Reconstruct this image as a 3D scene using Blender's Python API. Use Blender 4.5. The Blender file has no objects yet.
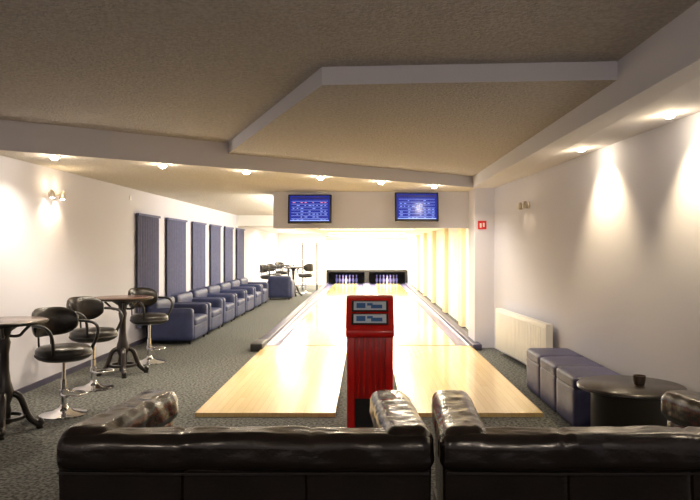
import bpy, bmesh, math, random
from mathutils import Vector, Matrix, noise
random.seed(4)
SC=bpy.context.scene
COL=SC.collection
SC.view_settings.view_transform='Standard'

# ---------------------------------------------------------------- materials
def mat(name,col,rough=.6,metal=0,emis=None,estr=0,bump=0,bscale=50,var=0,vscale=8,col2=None,coat=0,detail=4,bdist=.01):
    m=bpy.data.materials.new(name); m.use_nodes=True
    n=m.node_tree.nodes; l=m.node_tree.links; b=n['Principled BSDF']
    b.inputs['Base Color'].default_value=(*col,1); b.inputs['Roughness'].default_value=rough
    b.inputs['Metallic'].default_value=metal
    if coat: b.inputs['Coat Weight'].default_value=coat; b.inputs['Coat Roughness'].default_value=.1
    if emis: b.inputs['Emission Color'].default_value=(*emis,1); b.inputs['Emission Strength'].default_value=estr
    tc=n.new('ShaderNodeTexCoord')
    if var or col2:
        t=n.new('ShaderNodeTexNoise'); t.inputs['Scale'].default_value=vscale; t.inputs['Detail'].default_value=detail
        l.new(tc.outputs['Object'],t.inputs['Vector'])
        r=n.new('ShaderNodeValToRGB'); r.color_ramp.elements[0].position=.38; r.color_ramp.elements[1].position=.62
        c2=col2 if col2 else tuple(min(1,c*(1+var)) for c in col)
        c1=col if col2 else tuple(c*(1-var) for c in col)
        r.color_ramp.elements[0].color=(*c1,1); r.color_ramp.elements[1].color=(*c2,1)
        l.new(t.outputs['Fac'],r.inputs['Fac']); l.new(r.outputs['Color'],b.inputs['Base Color'])
    if bump:
        t2=n.new('ShaderNodeTexNoise'); t2.inputs['Scale'].default_value=bscale; t2.inputs['Detail'].default_value=5
        l.new(tc.outputs['Object'],t2.inputs['Vector'])
        bp=n.new('ShaderNodeBump'); bp.inputs['Strength'].default_value=bump; bp.inputs['Distance'].default_value=bdist
        l.new(t2.outputs['Fac'],bp.inputs['Height']); l.new(bp.outputs['Normal'],b.inputs['Normal'])
    return m

def wood_mat(name,c1,c2,rough=.22,plank=.075,length=1.6):
    m=bpy.data.materials.new(name); m.use_nodes=True
    n=m.node_tree.nodes; l=m.node_tree.links; b=n['Principled BSDF']
    b.inputs['Roughness'].default_value=rough
    b.inputs['Coat Weight'].default_value=.5; b.inputs['Coat Roughness'].default_value=.08
    tc=n.new('ShaderNodeTexCoord'); mp=n.new('ShaderNodeMapping'); mp.inputs['Rotation'].default_value=(0,0,math.pi/2)
    l.new(tc.outputs['Object'],mp.inputs['Vector'])
    br=n.new('ShaderNodeTexBrick'); br.inputs['Scale'].default_value=1
    br.inputs['Brick Width'].default_value=length; br.inputs['Row Height'].default_value=plank
    br.inputs['Mortar Size'].default_value=.0012; br.inputs['Color1'].default_value=(*c1,1); br.inputs['Color2'].default_value=(*c2,1)
    br.inputs['Mortar'].default_value=(c1[0]*.6,c1[1]*.55,c1[2]*.5,1); br.offset=.37
    l.new(mp.outputs['Vector'],br.inputs['Vector'])
    mp2=n.new('ShaderNodeMapping'); mp2.inputs['Scale'].default_value=(30,1.2,1); l.new(tc.outputs['Object'],mp2.inputs['Vector'])
    ns=n.new('ShaderNodeTexNoise'); ns.inputs['Scale'].default_value=1.5; ns.inputs['Detail'].default_value=6
    l.new(mp2.outputs['Vector'],ns.inputs['Vector'])
    mx=n.new('ShaderNodeMixRGB'); mx.blend_type='MULTIPLY'; mx.inputs['Fac'].default_value=.15
    l.new(br.outputs['Color'],mx.inputs['Color1']); l.new(ns.outputs['Fac'],mx.inputs['Color2'])
    l.new(mx.outputs['Color'],b.inputs['Base Color'])
    return m

M={}
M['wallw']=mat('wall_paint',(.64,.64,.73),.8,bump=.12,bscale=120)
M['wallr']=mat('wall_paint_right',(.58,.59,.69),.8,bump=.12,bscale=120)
M['wallb']=mat('wall_bright',(.88,.87,.84),.7)
M['cream']=mat('cream_paint',(.84,.72,.48),.7)
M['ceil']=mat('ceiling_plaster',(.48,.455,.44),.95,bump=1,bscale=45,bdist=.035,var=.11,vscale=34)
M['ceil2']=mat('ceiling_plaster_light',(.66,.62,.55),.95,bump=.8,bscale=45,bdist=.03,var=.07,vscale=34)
M['fascia']=mat('fascia_paint',(.62,.62,.68),.8,bump=.15,bscale=90)
M['carpet']=mat('carpet',(.026,.029,.029),.97,bump=1,bscale=130,col2=(.185,.19,.18),vscale=36,detail=10)
M['appr']=wood_mat('approach_maple',(.88,.66,.29),(.83,.60,.24),.22)
M['lane']=wood_mat('lane_maple',(.88,.70,.32),(.84,.65,.28),.14,.026,3.)
M['gutter']=mat('gutter_plastic',(.13,.12,.24),.3)  # blue-violet glow on the gutters put into the plastic's colour
M['rail']=mat('rail_plastic',(.075,.07,.12),.4)
M['black']=mat('black_plastic',(.012,.012,.013),.4)
M['matte']=mat('matte_black',(.006,.006,.008),.8)
M['leather']=mat('dark_leather',(.006,.004,.0035),.25,bump=.4,bscale=45,col2=(.012,.007,.005),vscale=6,bdist=.005,coat=.35)
M['stoolleather']=mat('black_leather',(.010,.008,.007),.3,bump=.3,bscale=60,var=.2)
M['seam']=mat('leather_seam',(.006,.004,.004),.5)
M['blue']=mat('blue_upholstery',(.027,.037,.105),.5,bump=.2,bscale=120,var=.12)
M['blue2']=mat('violet_upholstery',(.036,.038,.11),.45,bump=.2,bscale=120,var=.12)
M['blind']=mat('blind_fabric',(.125,.135,.245),.8,var=.06,vscale=20,bump=.1,bscale=200)
M['chrome']=mat('chrome',(.75,.75,.76),.12,1)
M['steel']=mat('brushed_steel',(.55,.5,.42),.3,1)
M['white']=mat('white_enamel',(.82,.82,.80),.35)
M['red']=mat('red_lacquer',(.68,.012,.010),.25,coat=.5,var=.06)
M['darkred']=mat('dark_red_lacquer',(.48,.008,.006),.3,coat=.3)
M['tabletop']=mat('brown_wood_top',(.10,.04,.02),.25,var=.35,vscale=12,coat=.4)
M['darkwood']=mat('black_wood',(.012,.008,.007),.3,coat=.3)
M['pin']=mat('pin_blue_lit',(.4,.4,.75),.3,emis=(.3,.3,1),estr=.15)  # white pins: blue deck light put into base colour and faint emission
M['redstripe']=mat('pin_stripe',(.6,.02,.02),.4)
M['lamp']=mat('lamp_glow',(1,.9,.7),.5,emis=(1,.90,.72),estr=60)
M['panelglow']=mat('panel_glow',(1,.95,.85),.5,emis=(1,.92,.74),estr=6)
M['screen']=mat('tv_screen',(.01,.02,.15),.2,emis=(.01,.03,.45),estr=.65)
M['screenlt']=mat('tv_cells',(.2,.3,.8),.3,emis=(.3,.45,1),estr=1)
M['screenrd']=mat('tv_cells_red',(.8,.2,.2),.3,emis=(1,.3,.35),estr=1.)
M['screendk']=mat('tv_cells_dark',(.01,.01,.1),.3,emis=(.01,.02,.2),estr=.5)
M['paper']=mat('printed_card',(.62,.72,.85),.5)
M['paperblue']=mat('printed_blue',(.05,.16,.45),.5)
M['signred']=mat('sign_red',(.7,.02,.02),.4)
M['glass']=mat('candle_glass',(.05,.03,.02),.08,coat=.5)
M['wax']=mat('candle_wax',(.8,.6,.3),.5)
M['dot']=mat('lane_marking',(.12,.05,.02),.3)

# ---------------------------------------------------------------- helpers
def finish(name,bm,m,loc=(0,0,0),rot=(0,0,0),parent=None,smooth=False,angle=40):
    bmesh.ops.recalc_face_normals(bm,faces=bm.faces)
    me=bpy.data.meshes.new(name); bm.to_mesh(me); bm.free()
    o=bpy.data.objects.new(name,me); COL.objects.link(o)
    if isinstance(m,str): m=M[m]
    me.materials.append(m)
    o.location=loc; o.rotation_euler=rot
    if parent: o.parent=parent
    if smooth:
        for p in me.polygons: p.use_smooth=True
        if angle<180:
            bm2=bmesh.new(); bm2.from_mesh(me)
            for e in bm2.edges:
                if len(e.link_faces)==2 and e.calc_face_angle(0)>math.radians(angle): e.smooth=False
            bm2.to_mesh(me); bm2.free()
    return o
def empty(name,loc=(0,0,0),rz=0):
    o=bpy.data.objects.new(name,None); COL.objects.link(o); o.location=loc; o.rotation_euler=(0,0,rz)
    o.empty_display_size=.1; return o
def box(name,x0,x1,y0,y1,z0,z1,m,parent=None,bev=0,rot=(0,0,0)):
    bm=bmesh.new(); bmesh.ops.create_cube(bm,size=1)
    c=Vector(((x0+x1)/2,(y0+y1)/2,(z0+z1)/2))
    for v in bm.verts: v.co=Vector((v.co.x*(x1-x0),v.co.y*(y1-y0),v.co.z*(z1-z0)))
    if bev: bmesh.ops.bevel(bm,geom=list(bm.edges),offset=bev,segments=3,profile=.5,affect='EDGES')
    return finish(name,bm,m,c,rot,parent,smooth=bool(bev),angle=50)
def prism(name,pts,z0,z1,m,parent=None,mbot=None):
    bm=bmesh.new()
    a=[bm.verts.new((p[0],p[1],z0 if not isinstance(z0,(list,tuple)) else z0[i])) for i,p in enumerate(pts)]
    b=[bm.verts.new((p[0],p[1],z1)) for p in pts]
    bm.faces.new(a); bm.faces.new(b); n=len(pts)
    for i in range(n): bm.faces.new((a[i],a[(i+1)%n],b[(i+1)%n],b[i]))
    o=finish(name,bm,m,parent=parent)
    if mbot:
        o.data.materials.append(M[mbot])
        for p in o.data.polygons:
            if p.normal.z<-.7: p.material_index=1
    return o
def lathe(name,prof,m,loc=(0,0,0),parent=None,seg=32,rot=(0,0,0),angle=50):
    bm=bmesh.new(); rings=[]
    for r,z in prof:
        if r<1e-5: rings.append([bm.verts.new((0,0,z))])
        else: rings.append([bm.verts.new((r*math.cos(2*math.pi*i/seg),r*math.sin(2*math.pi*i/seg),z)) for i in range(seg)])
    for a,b in zip(rings,rings[1:]):
        if len(a)==1 and len(b)==1: continue
        for i in range(seg):
            j=(i+1)%seg
            if len(a)==1: bm.faces.new((a[0],b[i],b[j]))
            elif len(b)==1: bm.faces.new((a[i],a[j],b[0]))
            else: bm.faces.new((a[i],a[j],b[j],b[i]))
    return finish(name,bm,m,loc,rot,parent,True,angle)
def tube(name,pts,r,m,parent=None,seg=10,cyc=False,res=6):
    cu=bpy.data.curves.new(name,'CURVE'); cu.dimensions='3D'; cu.bevel_depth=r; cu.bevel_resolution=3; cu.use_fill_caps=True
    s=cu.splines.new('NURBS' if len(pts)>2 else 'POLY'); s.points.add(len(pts)-1)
    for p,q in zip(s.points,pts): p.co=(*q,1)
    s.use_cyclic_u=cyc
    if len(pts)>2: s.order_u=3; s.use_endpoint_u=not cyc; s.resolution_u=res
    t=bpy.data.objects.new(name+'_c',cu); COL.objects.link(t)
    bpy.context.view_layer.update()
    me=bpy.data.meshes.new_from_object(t.evaluated_get(bpy.context.evaluated_depsgraph_get()))
    bpy.data.objects.remove(t)
    o=bpy.data.objects.new(name,me); COL.objects.link(o); me.materials.clear(); me.materials.append(M[m])
    for p in me.polygons: p.use_smooth=True
    if parent: o.parent=parent
    return o
def puff(name,x0,x1,y0,y1,z0,z1,r,m,parent=None,amp=.006,cuts=22,freq=4,bulge=0,rot=(0,0,0),seed=0,fn=None):
    """soft rounded cushion box with gentle wrinkles"""
    bm=bmesh.new(); bmesh.ops.create_cube(bm,size=2)
    bmesh.ops.subdivide_edges(bm,edges=list(bm.edges),cuts=cuts,use_grid_fill=True)
    hx,hy,hz=(x1-x0)/2,(y1-y0)/2,(z1-z0)/2
    r=min(r,hx,hy,hz)
    for v in bm.verts:
        p=Vector((v.co.x*hx,v.co.y*hy,v.co.z*hz))
        q=Vector((max(-hx+r,min(hx-r,p.x)),max(-hy+r,min(hy-r,p.y)),max(-hz+r,min(hz-r,p.z))))
        d=p-q
        if d.length>1e-6:
            p=q+d.normalized()*r
        u=v.co
        if bulge:
            p.z+=bulge*(1-u.x**2)*(1-u.y**2)*(1 if u.z>0 else -1)*abs(u.z)
        nn=(p-q).normalized() if (p-q).length>1e-6 else Vector((0,0,1))
        w=noise.fractal(Vector((p.x*freq+seed,p.y*freq*1.3,p.z*freq)),.8,2,3)
        p+=nn*w*amp
        if fn: p=fn(p)
        v.co=p
    return finish(name,bm,m,((x0+x1)/2,(y0+y1)/2,(z0+z1)/2),rot,parent,True,180)
def light(name,kind,loc,power,col=(1,.85,.65),parent=None,rot=(0,0,0),**k):
    d=bpy.data.lights.new(name,kind); d.energy=power; d.color=col
    for a,b in k.items(): setattr(d,a,b)
    o=bpy.data.objects.new(name,d); COL.objects.link(o); o.location=loc; o.rotation_euler=rot
    if parent: o.parent=parent
    return o

# ---------------------------------------------------------------- room shell
XL=-3.9; ZL=2.64; ZP=2.82; ZU=2.95; YB=-2.5; YE=31.9
def XR(d): return 2.12+.08*(11.2-d)
def YBEAM(x): return 6.84+.776*(x+3.70)
prism('floor',[(XL-.2,YB),(XR(YB)+.2,YB),(XR(YB)+.2,11),(2.4,YE),(XL-.2,YE)],-.1,0,'carpet')
box('wall_left',XL-.15,XL,YB,YE,0,3.05,'wallw')
prism('wall_right',[(XR(YB),YB),(XR(YB)+.15,YB),(XR(11.9)+.15,11.9),(XR(11.9),11.9)],0,3.05,'wallr')
box('wall_lane_side',2.07,2.2,11.9,YE,0,3.05,'wallb')
box('wall_back',XL-.15,XR(YB)+.15,YB-.15,YB,0,3.05,'wallw')
prism('wall_far',[(XL,30.2),(-1.76,30.2),(-1.76,30.35),(XL,30.35)],0,2.64,'wallb')
box('wall_far_end',XL-.15,2.2,YE,YE+.15,0,3.05,'wallb')
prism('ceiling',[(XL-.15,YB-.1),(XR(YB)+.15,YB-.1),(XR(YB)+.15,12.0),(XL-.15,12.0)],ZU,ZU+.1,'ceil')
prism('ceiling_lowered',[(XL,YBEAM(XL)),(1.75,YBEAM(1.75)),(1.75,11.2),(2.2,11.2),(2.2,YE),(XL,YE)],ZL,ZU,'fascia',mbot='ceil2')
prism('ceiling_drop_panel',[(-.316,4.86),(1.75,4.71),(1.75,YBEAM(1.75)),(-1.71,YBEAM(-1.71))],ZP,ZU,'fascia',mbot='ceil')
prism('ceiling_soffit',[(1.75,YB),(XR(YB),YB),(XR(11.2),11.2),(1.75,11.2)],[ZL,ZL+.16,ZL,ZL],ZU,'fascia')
box('wall_bulkhead',-1.63,2.07,11.9,12.1,2.0,ZL,'wallw')
box('ceiling_lanes',-1.63,2.07,12.1,30.2,2.16,2.3,'wallb')
box('ceiling_aisle',XL,-1.64,20.5,30.2,2.32,2.64,'wallb')
box('trim_column',1.80,2.14,11.2,11.9,0,ZL,'wallw')
for i,y in enumerate((14,17,20,23,26)):
    box('trim_pilaster_%d'%(i+1),1.97,2.07,y,y+.45,0.02,2.16,'cream')
box('baseboard_left',XL,XL+.02,YB,30.2,0,.07,'rail')

# ---------------------------------------------------------------- bowling lanes
CX=.03
def halfpipe(name,x,y0,y1,w,parent):
    bm=bmesh.new(); n=12; rows=[]
    for y in (y0,y1):
        rows.append([bm.verts.new((x-w/2*math.cos(math.pi*i/n),y,.045-.036*math.sin(math.pi*i/n))) for i in range(n+1)])
    for i in range(n): bm.faces.new((rows[0][i],rows[0][i+1],rows[1][i+1],rows[1][i]))
    return finish(name,bm,'gutter',parent=parent,smooth=True,angle=180)
for s in (-1,1):
    E=empty('bowling_lane')
    c=CX+s*.925
    a0,a1=sorted((CX+s*.33,CX+s*1.70))
    box('approach',a0,a1,6.61,11.15,0,.04,'appr',E)
    box('foul_line',a0,a1,11.15,11.19,0,.041,'black',E)
    box('lane_bed',c-.525,c+.525,11.19,31.3,0,.045,'lane',E)
    halfpipe('gutter_outer',CX+s*1.57,11.2,31.3,.235,E)
    halfpipe('gutter_inner',CX+s*.28,11.2,31.3,.235,E)
    bm=bmesh.new()
    for k in range(-3,4):
        x=c+k*.13; y=15.9-abs(k)*.33
        bm.faces.new([bm.verts.new(p) for p in ((x-.02,y,.0462),(x+.02,y,.0462),(x,y+.22,.0462))])
    for k in (-4,-3,-2,2,3,4):
        bm.faces.new([bm.verts.new((c+k*.11+.012*math.cos(t*math.pi/4),13.3+.03*math.sin(t*math.pi/4),.0462)) for t in range(8)])
    finish('aiming_marks',bm,'dot',parent=E)
    r0,r1=sorted((CX+s*1.69,CX+s*1.84))
    box('side_rail',r0,r1,10.9,30.2,0,.10,'rail',E,bev=.02)
    if s<0: box('rail_end_block',r0-.03,r1+.01,10.75,11.35,.0,.13,'black',E,bev=.02)
R=empty('lane_divider')
box('divider_cap',CX-.155,CX+.155,11.2,31.2,0,.085,'rail',R,bev=.02)
box('divider_strip',CX-.06,CX+.06,11.25,30.2,.08,.095,'gutter',R)

def pin_profile():
    return [(0,0),(.026,0),(.033,.03),(.046,.07),(.058,.114),(.060,.135),(.054,.17),(.040,.21),(.028,.24),(.0235,.262),(.025,.285),(.031,.315),(.0325,.34),(.029,.362),(.018,.377),(0,.381)]
for s in (-1,1):
    E=empty('bowling_pins',(CX+s*.925,30.55,.0455))
    i=0
    for r in range(4):
        for k in range(r+1):
            i+=1
            x=(k-r/2)*.305; y=r*.26-.15
            lathe('pin_%d'%i,pin_profile(),'pin',(x,y,0),E,16,angle=180)
            lathe('pin_%d_stripe'%i,[(.0285,.243),(.0245,.258)],'redstripe',(x,y,0),E,16,angle=180)
P=empty('pinsetter')
box('mask_board',-1.74,2.06,30.2,30.28,.66,2.16,'wallb',P)
box('mask_lower_frame',-1.76,1.80,30.14,30.26,.58,.68,'matte',P)
box('side_board_left',-1.76,-1.70,30.14,31.8,.0,.66,'matte',P)
box('side_board_right',1.76,1.86,30.14,31.8,.0,.66,'matte',P)
box('side_fill_right',1.86,2.06,30.2,30.28,0,.66,'wallb',P)
box('center_post',CX-.1,CX+.1,30.14,31.5,.085,.62,'matte',P)
box('pit_curtain',-1.70,1.76,31.35,31.4,.0,.66,'matte',P)
box('pit_roof',-1.70,1.76,30.3,31.8,.64,.68,'matte',P)
for s in (-1,1):
    light('pin_deck_light_%d'%s,'AREA',(CX+s*.925,30.32,.60),1.6,(.3,.3,1),P,rot=(math.radians(35),0,0),shape='RECTANGLE',size=1.0,size_y=.06)
for s in (-1,1):
    box('mask_top_trim_%d'%s,CX+s*.95-.85,CX+s*.95+.85,30.17,30.2,1.98,2.08,'cream',P)  # cream strip along the top of the mask board

# ---------------------------------------------------------------- control console
K=empty('bowling_control_console',(.035,6.12,0))
def sideprofile(name,pts,x0,x1,m,parent,bev=.008):
    bm=bmesh.new()
    a=[bm.verts.new((x0,p[0],p[1])) for p in pts]; b=[bm.verts.new((x1,p[0],p[1])) for p in pts]
    bm.faces.new(a); bm.faces.new(b); n=len(pts)
    for i in range(n): bm.faces.new((a[i],a[(i+1)%n],b[(i+1)%n],b[i]))
    bmesh.ops.recalc_face_normals(bm,faces=bm.faces)
    if bev: bmesh.ops.bevel(bm,geom=list(bm.edges),offset=bev,segments=3,profile=.5,affect='EDGES')
    return finish(name,bm,m,parent=parent,smooth=True,angle=45)
sideprofile('console_head',[(-.16,.86),(-.16,.92),(.02,1.20),(.10,1.22),(.16,1.18),(.16,.86)],-.215,.215,'red',K,.015)
sideprofile('pillar',[(-.10,.02),(-.10,.87),(.14,.87),(.14,.02)],-.20,.20,'darkred',K,.012)
for s in (-1,1):
    box('pillar_side_rib_%d'%s,s*.17-.035,s*.17+.035,-.125,.15,0.0,.875,'red',K,bev=.012)
for k in range(-2,3):
    box('pillar_flute_%d'%(k+3),k*.05-.011,k*.05+.011,-.112,-.09,.33,.86,'red',K,bev=.004)
box('kick_plate',-.13,.13,-.115,-.09,.02,.31,'matte',K)
ang=math.atan2(.28,.18)
for i,t in enumerate((.33,.72)):
    y=-.16+.18*t; z=.92+.28*t
    n=Vector((0,-math.sin(ang),math.cos(ang)))
    o=box('display_bezel_%d'%i,-.165,.165,-.055,.055,-.006,.006,'black',K,bev=.003); o.location=Vector((0,y,z))+n*.012; o.rotation_euler=(ang,0,0)
    o=box('display_card_%d'%i,-.145,.145,-.042,.042,-.002,.002,'paper',K); o.location=Vector((0,y,z))+n*.020; o.rotation_euler=(ang,0,0)
    for j,(u,w,v,h) in enumerate(((-.08,.04,0,.025),(.0,.025,.012,.012),(.06,.05,-.01,.018))):
        o=box('display_print_%d_%d'%(i,j),u-w,u+w,v-h,v+h,-.001,.001,'paperblue',K); o.location=Vector((u,y,z))+n*.0235+Vector((0,math.cos(ang),math.sin(ang)))*v; o.rotation_euler=(ang,0,0)

# ---------------------------------------------------------------- leather sofas (back to camera)
def sofa(x0):
    W=1.77
    S=empty('leather_sofa',(x0,3.12,0))
    sd=x0*3
    box('plinth',.06,W-.06,.08,.95,.05,.20,'seam',S)
    for i,(fx,fy) in enumerate(((.1,.12),(W-.1,.12),(.1,.9),(W-.1,.9))):
        lathe('foot_%d'%i,[(0,0),(.025,0),(.03,.06),(0,.06)],'black',(fx,fy,0),S,12)
    for i in range(3):
        a=.02+i*(W-.04)/3; b=a+(W-.04)/3
        puff('back_panel_%d'%i,a-.004,b+.004,.012,.14,.10,.68,.035,'leather',S,amp=.004,cuts=14,freq=5,seed=sd+i)
    def sag(p):
        p.z+=.004*math.sin(p.x*5.2+sd)
        for c in (-.30,.30):
            p.z-=.010*math.exp(-((p.x-c)/.012)**2)*(1 if p.z>0 else 0)
        return p
    puff('back_roll',.0,W,-.01,.21,.60,.785,.065,'leather',S,amp=.006,cuts=60,freq=7,seed=sd,fn=sag)
    tube('back_piping',[(.03,-.008,.615),(W*.3,-.012,.61),(W*.6,-.012,.613),(W-.03,-.008,.612)],.005,'seam',S)
    for s,xa in ((0,0.0),(1,W-.24)):
        sg=1 if s==0 else -1
        def slope(p):
            t=(p.y+.54)/1.08
            p.z+=.008-.03*t; p.x+=sg*.06*t
            return p
        puff('arm_side_%d'%s,xa+.02,xa+.22,.06,1.06,.08,.64,.05,'leather',S,amp=.005,cuts=18,freq=5,seed=sd+7+s,fn=lambda p:Vector((p.x+sg*.06*(p.y+.5),p.y,p.z)))
        puff('arm_roll_%d'%s,xa-.0,xa+.24,.02,1.10,.60,.80,.07,'leather',S,amp=.006,cuts=40,freq=7,seed=sd+3+s,fn=slope)
    for i in range(2):
        a=.25+i*(W-.5)/2; b=a+(W-.5)/2
        puff('seat_cushion_%d'%i,a,b,.28,1.04,.20,.43,.06,'leather',S,amp=.01,cuts=14,bulge=.02,seed=sd+20+i)
        puff('back_cushion_%d'%i,a,b,.17,.36,.40,.72,.07,'leather',S,amp=.01,cuts=14,seed=sd+30+i)
    return S
sofa(-1.45); sofa(.345)

# ---------------------------------------------------------------- bar stool
def stool(x,y,rz,hs=.62):
    S=empty('bar_stool',(x,y,0),rz)   # faces +X, back at -X
    lathe('base_disc',[(0,0),(.225,0),(.228,.01),(.20,.022),(.10,.04),(.045,.07),(.03,.10),(0,.10)],'chrome',parent=S,seg=40)
    lathe('pedestal',[(0,.08),(.028,.08),(.028,.34),(.018,.345),(.018,hs-.09),(.06,hs-.08),(.10,hs-.075),(0,hs-.07)],'chrome',parent=S,seg=24)
    pts=[(.02,-.03,.22),(.10,-.12,.22),(.22,-.12,.22),(.27,0,.22),(.22,.12,.22),(.10,.12,.22),(.02,.03,.22)]
    tube('footrest',pts,.011,'chrome',S)
    lathe('footrest_collar',[(.029,.20),(.04,.20),(.04,.245),(.029,.245)],'chrome',parent=S,seg=20)
    prof=[(0,hs-.08),(.19,hs-.08),(.24,hs-.06),(.262,hs-.02),(.258,hs+.03),(.225,hs+.058),(.11,hs+.070),(0,hs+.066)]
    lathe('seat',prof,'stoolleather',parent=S,seg=36,angle=180)
    lathe('seat_band',[(.250,hs-.05),(.268,hs-.03),(.268,hs-.018),(.255,hs-.005)],'seam',parent=S,seg=36)
    bm=bmesh.new(); nu=26; nv=12; A=math.radians(68)
    ring=[]
    for i in range(nu+1):
        t=-A+2*A*i/nu; e=1-abs(2*i/nu-1)**4
        hz=.06+.085*e
        row=[]
        for j in range(nv):
            q=2*math.pi*j/nv
            rr=.255+.036*math.cos(q)*(.5+.5*e)
            z=hs+.285+hz*math.sin(q)*1.0
            rr+=.12*(z-hs-.15)*.5
            row.append(bm.verts.new((-rr*math.cos(t),rr*math.sin(t),z)))
        ring.append(row)
    for a,b in zip(ring,ring[1:]):
        for j in range(nv): bm.faces.new((a[j],a[(j+1)%nv],b[(j+1)%nv],b[j]))
    bm.faces.new(ring[0]); bm.faces.new(ring[-1])
    finish('backrest',bm,'stoolleather',parent=S,smooth=True,angle=70)
    for s in (-1,1):
        tube('arm_loop_%d'%s,[(-.10,s*.27,hs+.28),(.04,s*.285,hs+.285),(.17,s*.28,hs+.24),(.18,s*.25,hs+.10),(.10,s*.20,hs-.05)],.016,'black',S)
        tube('back_strut_%d'%s,[(-.10,s*.06,hs-.06),(-.27,s*.07,hs-.04),(-.29,s*.07,hs+.12),(-.285,s*.07,hs+.22)],.010,'black',S)
    return S
stool(-3.00,6.72,math.radians(-28)); stool(-3.2,7.95,math.radians(-25),.64); stool(-3.12,9.75,math.radians(-30),.64)

def bar_table(x,y,r=.38,h=1.0,rz=.4):
    T=empty('bar_table',(x,y,0),rz)
    lathe('top',[(0,h-.035),(r-.03,h-.035),(r,h-.02),(r,h-.005),(r-.01,h),(0,h)],'tabletop',parent=T,seg=48)
    lathe('top_rim',[(r-.004,h-.03),(r+.006,h-.02),(r+.006,h-.008),(r-.004,h-.002)],'darkwood',parent=T,seg=48)
    lathe('column',[(0,.12),(.05,.12),(.06,.18),(.05,.24),(.075,.31),(.08,.36),(.055,.45),(.042,.55),(.04,.70),(.055,.80),(.042,.84),(.06,.90),(.14,.955),(.15,.965),(0,.965)],'darkwood',parent=T,seg=28)
    for k in range(4):
        a=k*math.pi/2; c,s=math.cos(a),math.sin(a)
        q=[(.04,.34),(.12,.33),(.16,.22),(.20,.10),(.26,.05),(.29,.035),(.305,.06),(.28,.075)]
        tube('leg_%d'%k,[(c*u,s*u,w) for u,w in q],.030,'darkwood',T)
        q=[(.03,.86),(.12,.84),(.16,.90),(.22,.955)]
        tube('bracket_%d'%k,[(c*u,s*u,w) for u,w in q],.014,'darkwood',T)
        lathe('foot_%d'%k,[(0,0),(.03,0),(.034,.02),(0,.04)],'darkwood',(c*.29,s*.29,0),T,12)
    lathe('base_ring',[(.14,.11),(.18,.11),(.18,.14),(.14,.14),(.14,.11)],'darkwood',parent=T,seg=28)
    return T
bar_table(-3.26,6.1,.36); bar_table(-3.18,8.85,.38,1.01)

# ---------------------------------------------------------------- blue armchairs along the left wall
def tub(x,y,rz=0,w=1.12):
    S=empty('blue_armchair',(x,y,0),rz)
    puff('seat_base',-.36,.40,-w/2+.1,w/2-.1,.06,.34,.03,'blue',S,.002,8)
    puff('seat_cushion',-.24,.42,-w/2+.15,w/2-.15,.30,.44,.05,'blue',S,.004,10,bulge=.015)
    puff('backrest',-.40,-.20,-w/2+.04,w/2-.04,.06,.76,.07,'blue',S,.003,12)
    for s in (-1,1):
        puff('arm_%d'%s,-.38,.40,s*(w/2-.085)-.085,s*(w/2-.085)+.085,.06,.62,.06,'blue',S,.003,12)
        for k in (-.33,.33): lathe('foot_%d_%d'%(s,k>0),[(0,0),(.02,0),(.025,.07),(0,.07)],'black',(k,s*(w/2-.1),0),S,10)
for i in range(7): tub(-3.35,12.1+i*1.30,0,1.2)
tub(-2.75,21.9,math.radians(90),.8)

# ---------------------------------------------------------------- vertical blinds (softly pleated fabric louvres)
for i,(a,b) in enumerate(((11.4,12.6),(13.1,14.5),(15.05,16.25),(16.8,17.95),(18.5,19.6),(20.2,21.4))):
    B=empty('vertical_blind',(XL+.05,0,0))
    box('headrail',-.03,.03,a,b,2.20,2.24,'blind',B)
    n=int((b-a)/.125)*10
    bm=bmesh.new(); prev=None
    for k in range(n+1):
        y=a+.01+(b-a-.02)*k/n; ph=2*math.pi*k/10
        X=.016*math.sin(ph)+.005*math.sin(2*ph)
        c=(bm.verts.new((X,y,.30)),bm.verts.new((X,y,2.2)))
        if prev: bm.faces.new((prev[0],c[0],c[1],prev[1]))
        prev=c
    finish('slats',bm,'blind',parent=B,smooth=True,angle=180)
    box('bottom_chain',-.004,.004,a+.03,b-.03,.295,.305,'blind',B)
box('light_switch',XL,XL+.012,11.15,11.23,2.44,2.52,'white',bev=.003)

# ---------------------------------------------------------------- right side
for y in (6.04,6.655,7.27):
    S=empty('blue_ottoman',(1.86,y,0))
    puff('body',0,.50,0,.60,.03,.40,.02,'blue2',S,.001,8)
    puff('seat_pad',-.004,.504,-.004,.604,.37,.49,.035,'blue2',S,.003,12,bulge=.012)
    tube('piping',[(0,0,.385),(.5,0,.385),(.5,.6,.385),(0,.6,.385),(0,0,.385)],.004,'seam',S)
    for i,(u,v) in enumerate(((.06,.06),(.44,.06),(.06,.54),(.44,.54))): lathe('foot_%d'%i,[(0,0),(.02,0),(.02,.04),(0,.04)],'black',(u,v,0),S,10)
T=empty('round_coffee_table',(2.15,5.50,0))
lathe('top',[(0,.505),(.40,.505),(.42,.515),(.42,.53),(.41,.54),(0,.54)],'darkwood',parent=T,seg=64)
lathe('drum_body',[(0,.06),(.29,.06),(.31,.09),(.31,.46),(.34,.505),(0,.505)],'darkwood',parent=T,seg=48)
lathe('drum_plinth',[(0,0),(.27,0),(.27,.06),(0,.06)],'darkwood',parent=T,seg=48)
lathe('drum_band',[(.31,.10),(.322,.11),(.322,.13),(.31,.14)],'tabletop',parent=T,seg=48)
C=empty('candle_holder',(2.22,5.50,.54))
lathe('glass',[(0,0),(.040,0),(.050,.04),(.052,.075),(.047,.075),(.042,.02),(0,.015)],'glass',parent=C,seg=24)
lathe('wax',[(0,.015),(.038,.02),(.040,.045),(0,.047)],'wax',parent=C,seg=20)

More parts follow.
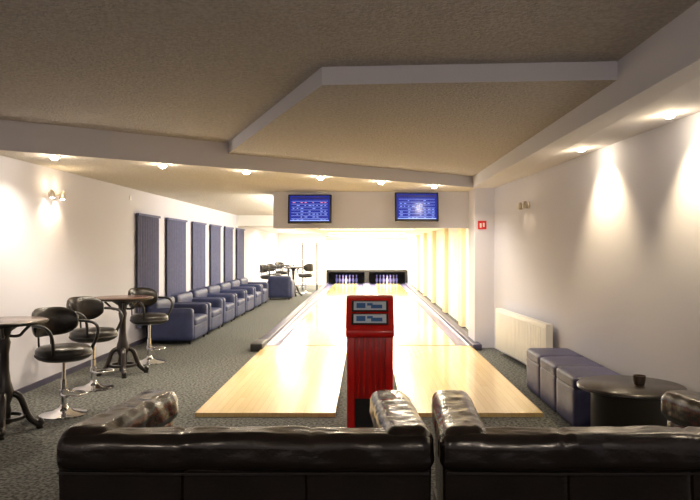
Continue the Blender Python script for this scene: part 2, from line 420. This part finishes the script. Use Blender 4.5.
wa=math.atan(.08)
RD=empty('radiator',(XR(9.4)-.10,9.4,0),wa)
L=1.12
box('panel_back',.0,.03,-L,L,.10,.70,'white',RD)
box('panel_front',-.06,-.03,-L,L,.10,.70,'white',RD,bev=.01)
for k in range(34):
    y=-L+.06+k*(2*L-.12)/33
    box('rib_%d'%k,-.068,-.058,y-.02,y+.02,.13,.67,'white',RD,bev=.004)
box('top_grille',-.06,.03,-L,L,.70,.715,'white',RD)
for s in (-1,1): box('side_cover_%d'%s,-.06,.03,s*L-.01,s*L+.01,.10,.715,'white',RD)
box('bracket_1',.03,.098,-.8,-.74,.2,.6,'white',RD); box('bracket_2',.03,.098,.74,.8,.2,.6,'white',RD)
tube('pipe',[(-.02,-L+.06,.10),(-.02,-L+.06,.0)],.01,'white',RD)

# ---------------------------------------------------------------- televisions
def tv(x,z,rz,seed):
    S=empty('television',(x,11.62,z),rz)
    rt=random.Random(seed)
    S.rotation_euler=(math.radians(-6),0,rz)
    box('casing',-.375,.375,-.02,.04,-.25,.25,'black',S,bev=.012)
    box('screen',-.345,.345,-.024,-.018,-.215,.225,'screen',S)
    box('title_bar',-.33,.33,-.026,-.023,.165,.205,'screendk',S)
    for r in range(7):
        zz=.13-r*.05
        box('row_line_%d'%r,-.31,.31,-.026,-.023,zz-.002,zz+.002,'screenlt',S)
        for c in range(9):
            if rt.random()<.55:
                xx=-.29+c*.068; m='screenrd' if (seed==1 and r==0) else 'screenlt'
                box('cell_%d_%d'%(r,c),xx,xx+.02+rt.random()*.03,-.026,-.023,zz-.028,zz-.018,m,S)
    box('footer',-.33,.33,-.026,-.023,-.21,-.195,'screenlt',S)
    box('mount_arm',-.05,.05,.04,.27,-.04,.04,'black',S)
    return S
tv(-.965,2.32,math.radians(-2),1); tv(.87,2.355,math.radians(3),2)

S=empty('fire_extinguisher_sign',(1.92,11.2,2.03))
box('plate',-.07,.07,-.008,.0,-.07,.07,'signred',S)
box('pictogram_body',-.04,-.01,-.010,-.008,-.045,.03,'white',S)
box('pictogram_flame',.012,.04,-.010,-.008,-.03,.035,'white',S)

# ---------------------------------------------------------------- wall lamps
def sconce(x,y,z,side,power):
    S=empty('wall_lamp',(x,y,z))
    s=side
    lathe('rosette',[(0,0),(.05,0),(.05,.012),(.02,.02),(0,.02)],'steel',parent=S,seg=24,rot=(0,s*math.pi/2,0))
    tube('arm',[(0,0,0),(s*.07,0,0)],.010,'steel',S)
    tube('crossbar',[(s*.07,-.14,0),(s*.07,.14,0)],.009,'steel',S)
    for k in (-1,1):
        lathe('spot_head_%d'%k,[(0,.05),(.022,.05),(.036,0),(.040,-.05),(.034,-.05),(.028,0),(0,.01)],'steel',(s*.09,k*.14,0),S,24)
        lathe('bulb_%d'%k,[(0,-.058),(.022,-.052),(.03,-.03),(0,-.02)],'lamp' if s>0 else 'white',(s*.09,k*.14,0),S,16)
        light('bulb_light_%d'%k,'SPOT',(s*.14,k*.14,-.07),power,(1,.76,.46),S,rot=(0,s*math.radians(25),0),spot_size=math.radians(110),spot_blend=1,shadow_soft_size=.03)
        light('up_light_%d'%k,'POINT',(s*.14,k*.14,.10),power*.15,(1,.76,.46),S,shadow_soft_size=.04)
    return S
sconce(XL,8.36,2.31,1,12)
sconce(XR(9.4),9.4,2.24,-1,1.0)

# ---------------------------------------------------------------- recessed downlights
def downlight(x,y,z,power,size=110,rot=(0,0,0),spill=.03,col=(1,.85,.65)):
    S=empty('recessed_downlight',(x,y,z))
    lathe('trim_ring',[(.045,0),(.066,0),(.066,-.008),(.05,-.014),(.045,0)],'chrome',parent=S,seg=24)
    lathe('bulb',[(0,-.048),(.028,-.044),(.046,-.024),(.05,-.004),(.05,0)],'lamp',parent=S,seg=20,angle=180)
    light('spot','SPOT',(0,0,-.06),power,col,S,rot=rot,spot_size=math.radians(size),spot_blend=.7,shadow_soft_size=.04)
    light('spill','POINT',(0,0,-.10),power*spill,col,S,shadow_soft_size=.03)
    return S
for x in (-3.34,-2.40,-1.53,-.63,.22,1.08):
    downlight(x,YBEAM(x)+.14,ZL,125,145,spill=.03)
for y in (3.5,5.2,6.9):
    xx=XR(y)-.27
    zz=ZL+.16*(11.2-y)/13.7*.75
    downlight(xx,y,zz,130,96,rot=(0,math.radians(-24),0),spill=.03,col=(1,.77,.44))

# ---------------------------------------------------------------- lane lighting (ceiling panels) and added fill lights
for i,y in enumerate((13.6,17.5,21.5,25.5,29)):
    S=empty('ceiling_light_panel',(CX,y,2.16))
    box('frame',-1.25,1.25,-.17,.17,-.03,0,'white',S)
    box('diffuser',-1.2,1.2,-.14,.14,-.036,-.03,'panelglow',S)
    light('panel_area','AREA',(0,0,-.05),185 if i<4 else 420,(1,.89,.67),S,shape='RECTANGLE',size=2.3,size_y=.25)
S=empty('hidden_fill_strip',(-1.64,16.5,2.42))  # added fill, out of view, to brighten left wall and aisle ceiling
box('housing',-.05,0,-4,4,-.06,.06,'white',S)
box('diffuser',-.055,-.05,-3.95,3.95,-.05,.05,'panelglow',S)
light('strip_area','AREA',(-.07,0,0),110,(1,.91,.78),S,rot=(0,math.radians(90),0),shape='RECTANGLE',size=.1,size_y=7.8)
for i,y in enumerate((24,28)):
    S=empty('added_aisle_fill',(-2.8,y,2.32))  # added fill panels to brighten the far aisle
    box('frame',-.32,.32,-.32,.32,-.03,0,'white',S)
    box('diffuser',-.28,.28,-.28,.28,-.036,-.03,'panelglow',S)
    light('panel_area','AREA',(0,0,-.05),120,(1,.91,.78),S,shape='SQUARE',size=.55)
for x,y in ((-2.2,-.6),(1.2,-.6)):
    S=empty('unseen_fill_lamp',(x,y,ZU))  # unseen lamps added behind the camera as front fill
    lathe('dish',[(0,-.10),(.14,-.09),(.20,-.04),(.21,0),(0,0)],'panelglow',parent=S,seg=32)
    light('glow','POINT',(0,0,-.35),60,(1,.83,.67),S,shadow_soft_size=.2)

# ---------------------------------------------------------------- far-left furniture
bar_table(-2.5,23.3,.36,1.0); bar_table(-3.0,26.2,.36,1.0)
stool(-3.35,23.2,-.3,.66); stool(-2.2,24.6,2.6,.66); stool(-3.3,24.4,-.5,.66); stool(-3.4,27.4,-.6,.66)
S=empty('display_rack',(-2.2,26.5,0))
for i,(u,v) in enumerate(((-.28,-.2),(.28,-.2),(-.28,.2),(.28,.2))): tube('post_%d'%i,[(u,v,0),(u,v,1.85)],.015,'black',S)
for i,z in enumerate((.3,.75,1.2,1.8)): box('shelf_%d'%i,-.29,.29,-.21,.21,z-.012,z+.012,'white',S)

# ---------------------------------------------------------------- world + camera
w=bpy.data.worlds.new('World'); SC.world=w; w.use_nodes=True
w.node_tree.nodes['Background'].inputs[0].default_value=(.5,.5,.6,1); w.node_tree.nodes['Background'].inputs[1].default_value=.05
cd=bpy.data.cameras.new('camera'); cam=bpy.data.objects.new('camera',cd); COL.objects.link(cam)
cam.location=(0,0,1.65); cam.rotation_euler=(math.pi/2,0,0)
cd.sensor_width=36; cd.lens=36*677/700; cd.shift_x=-16/700; cd.shift_y=-2/700; cd.clip_start=.05
SC.camera=cam
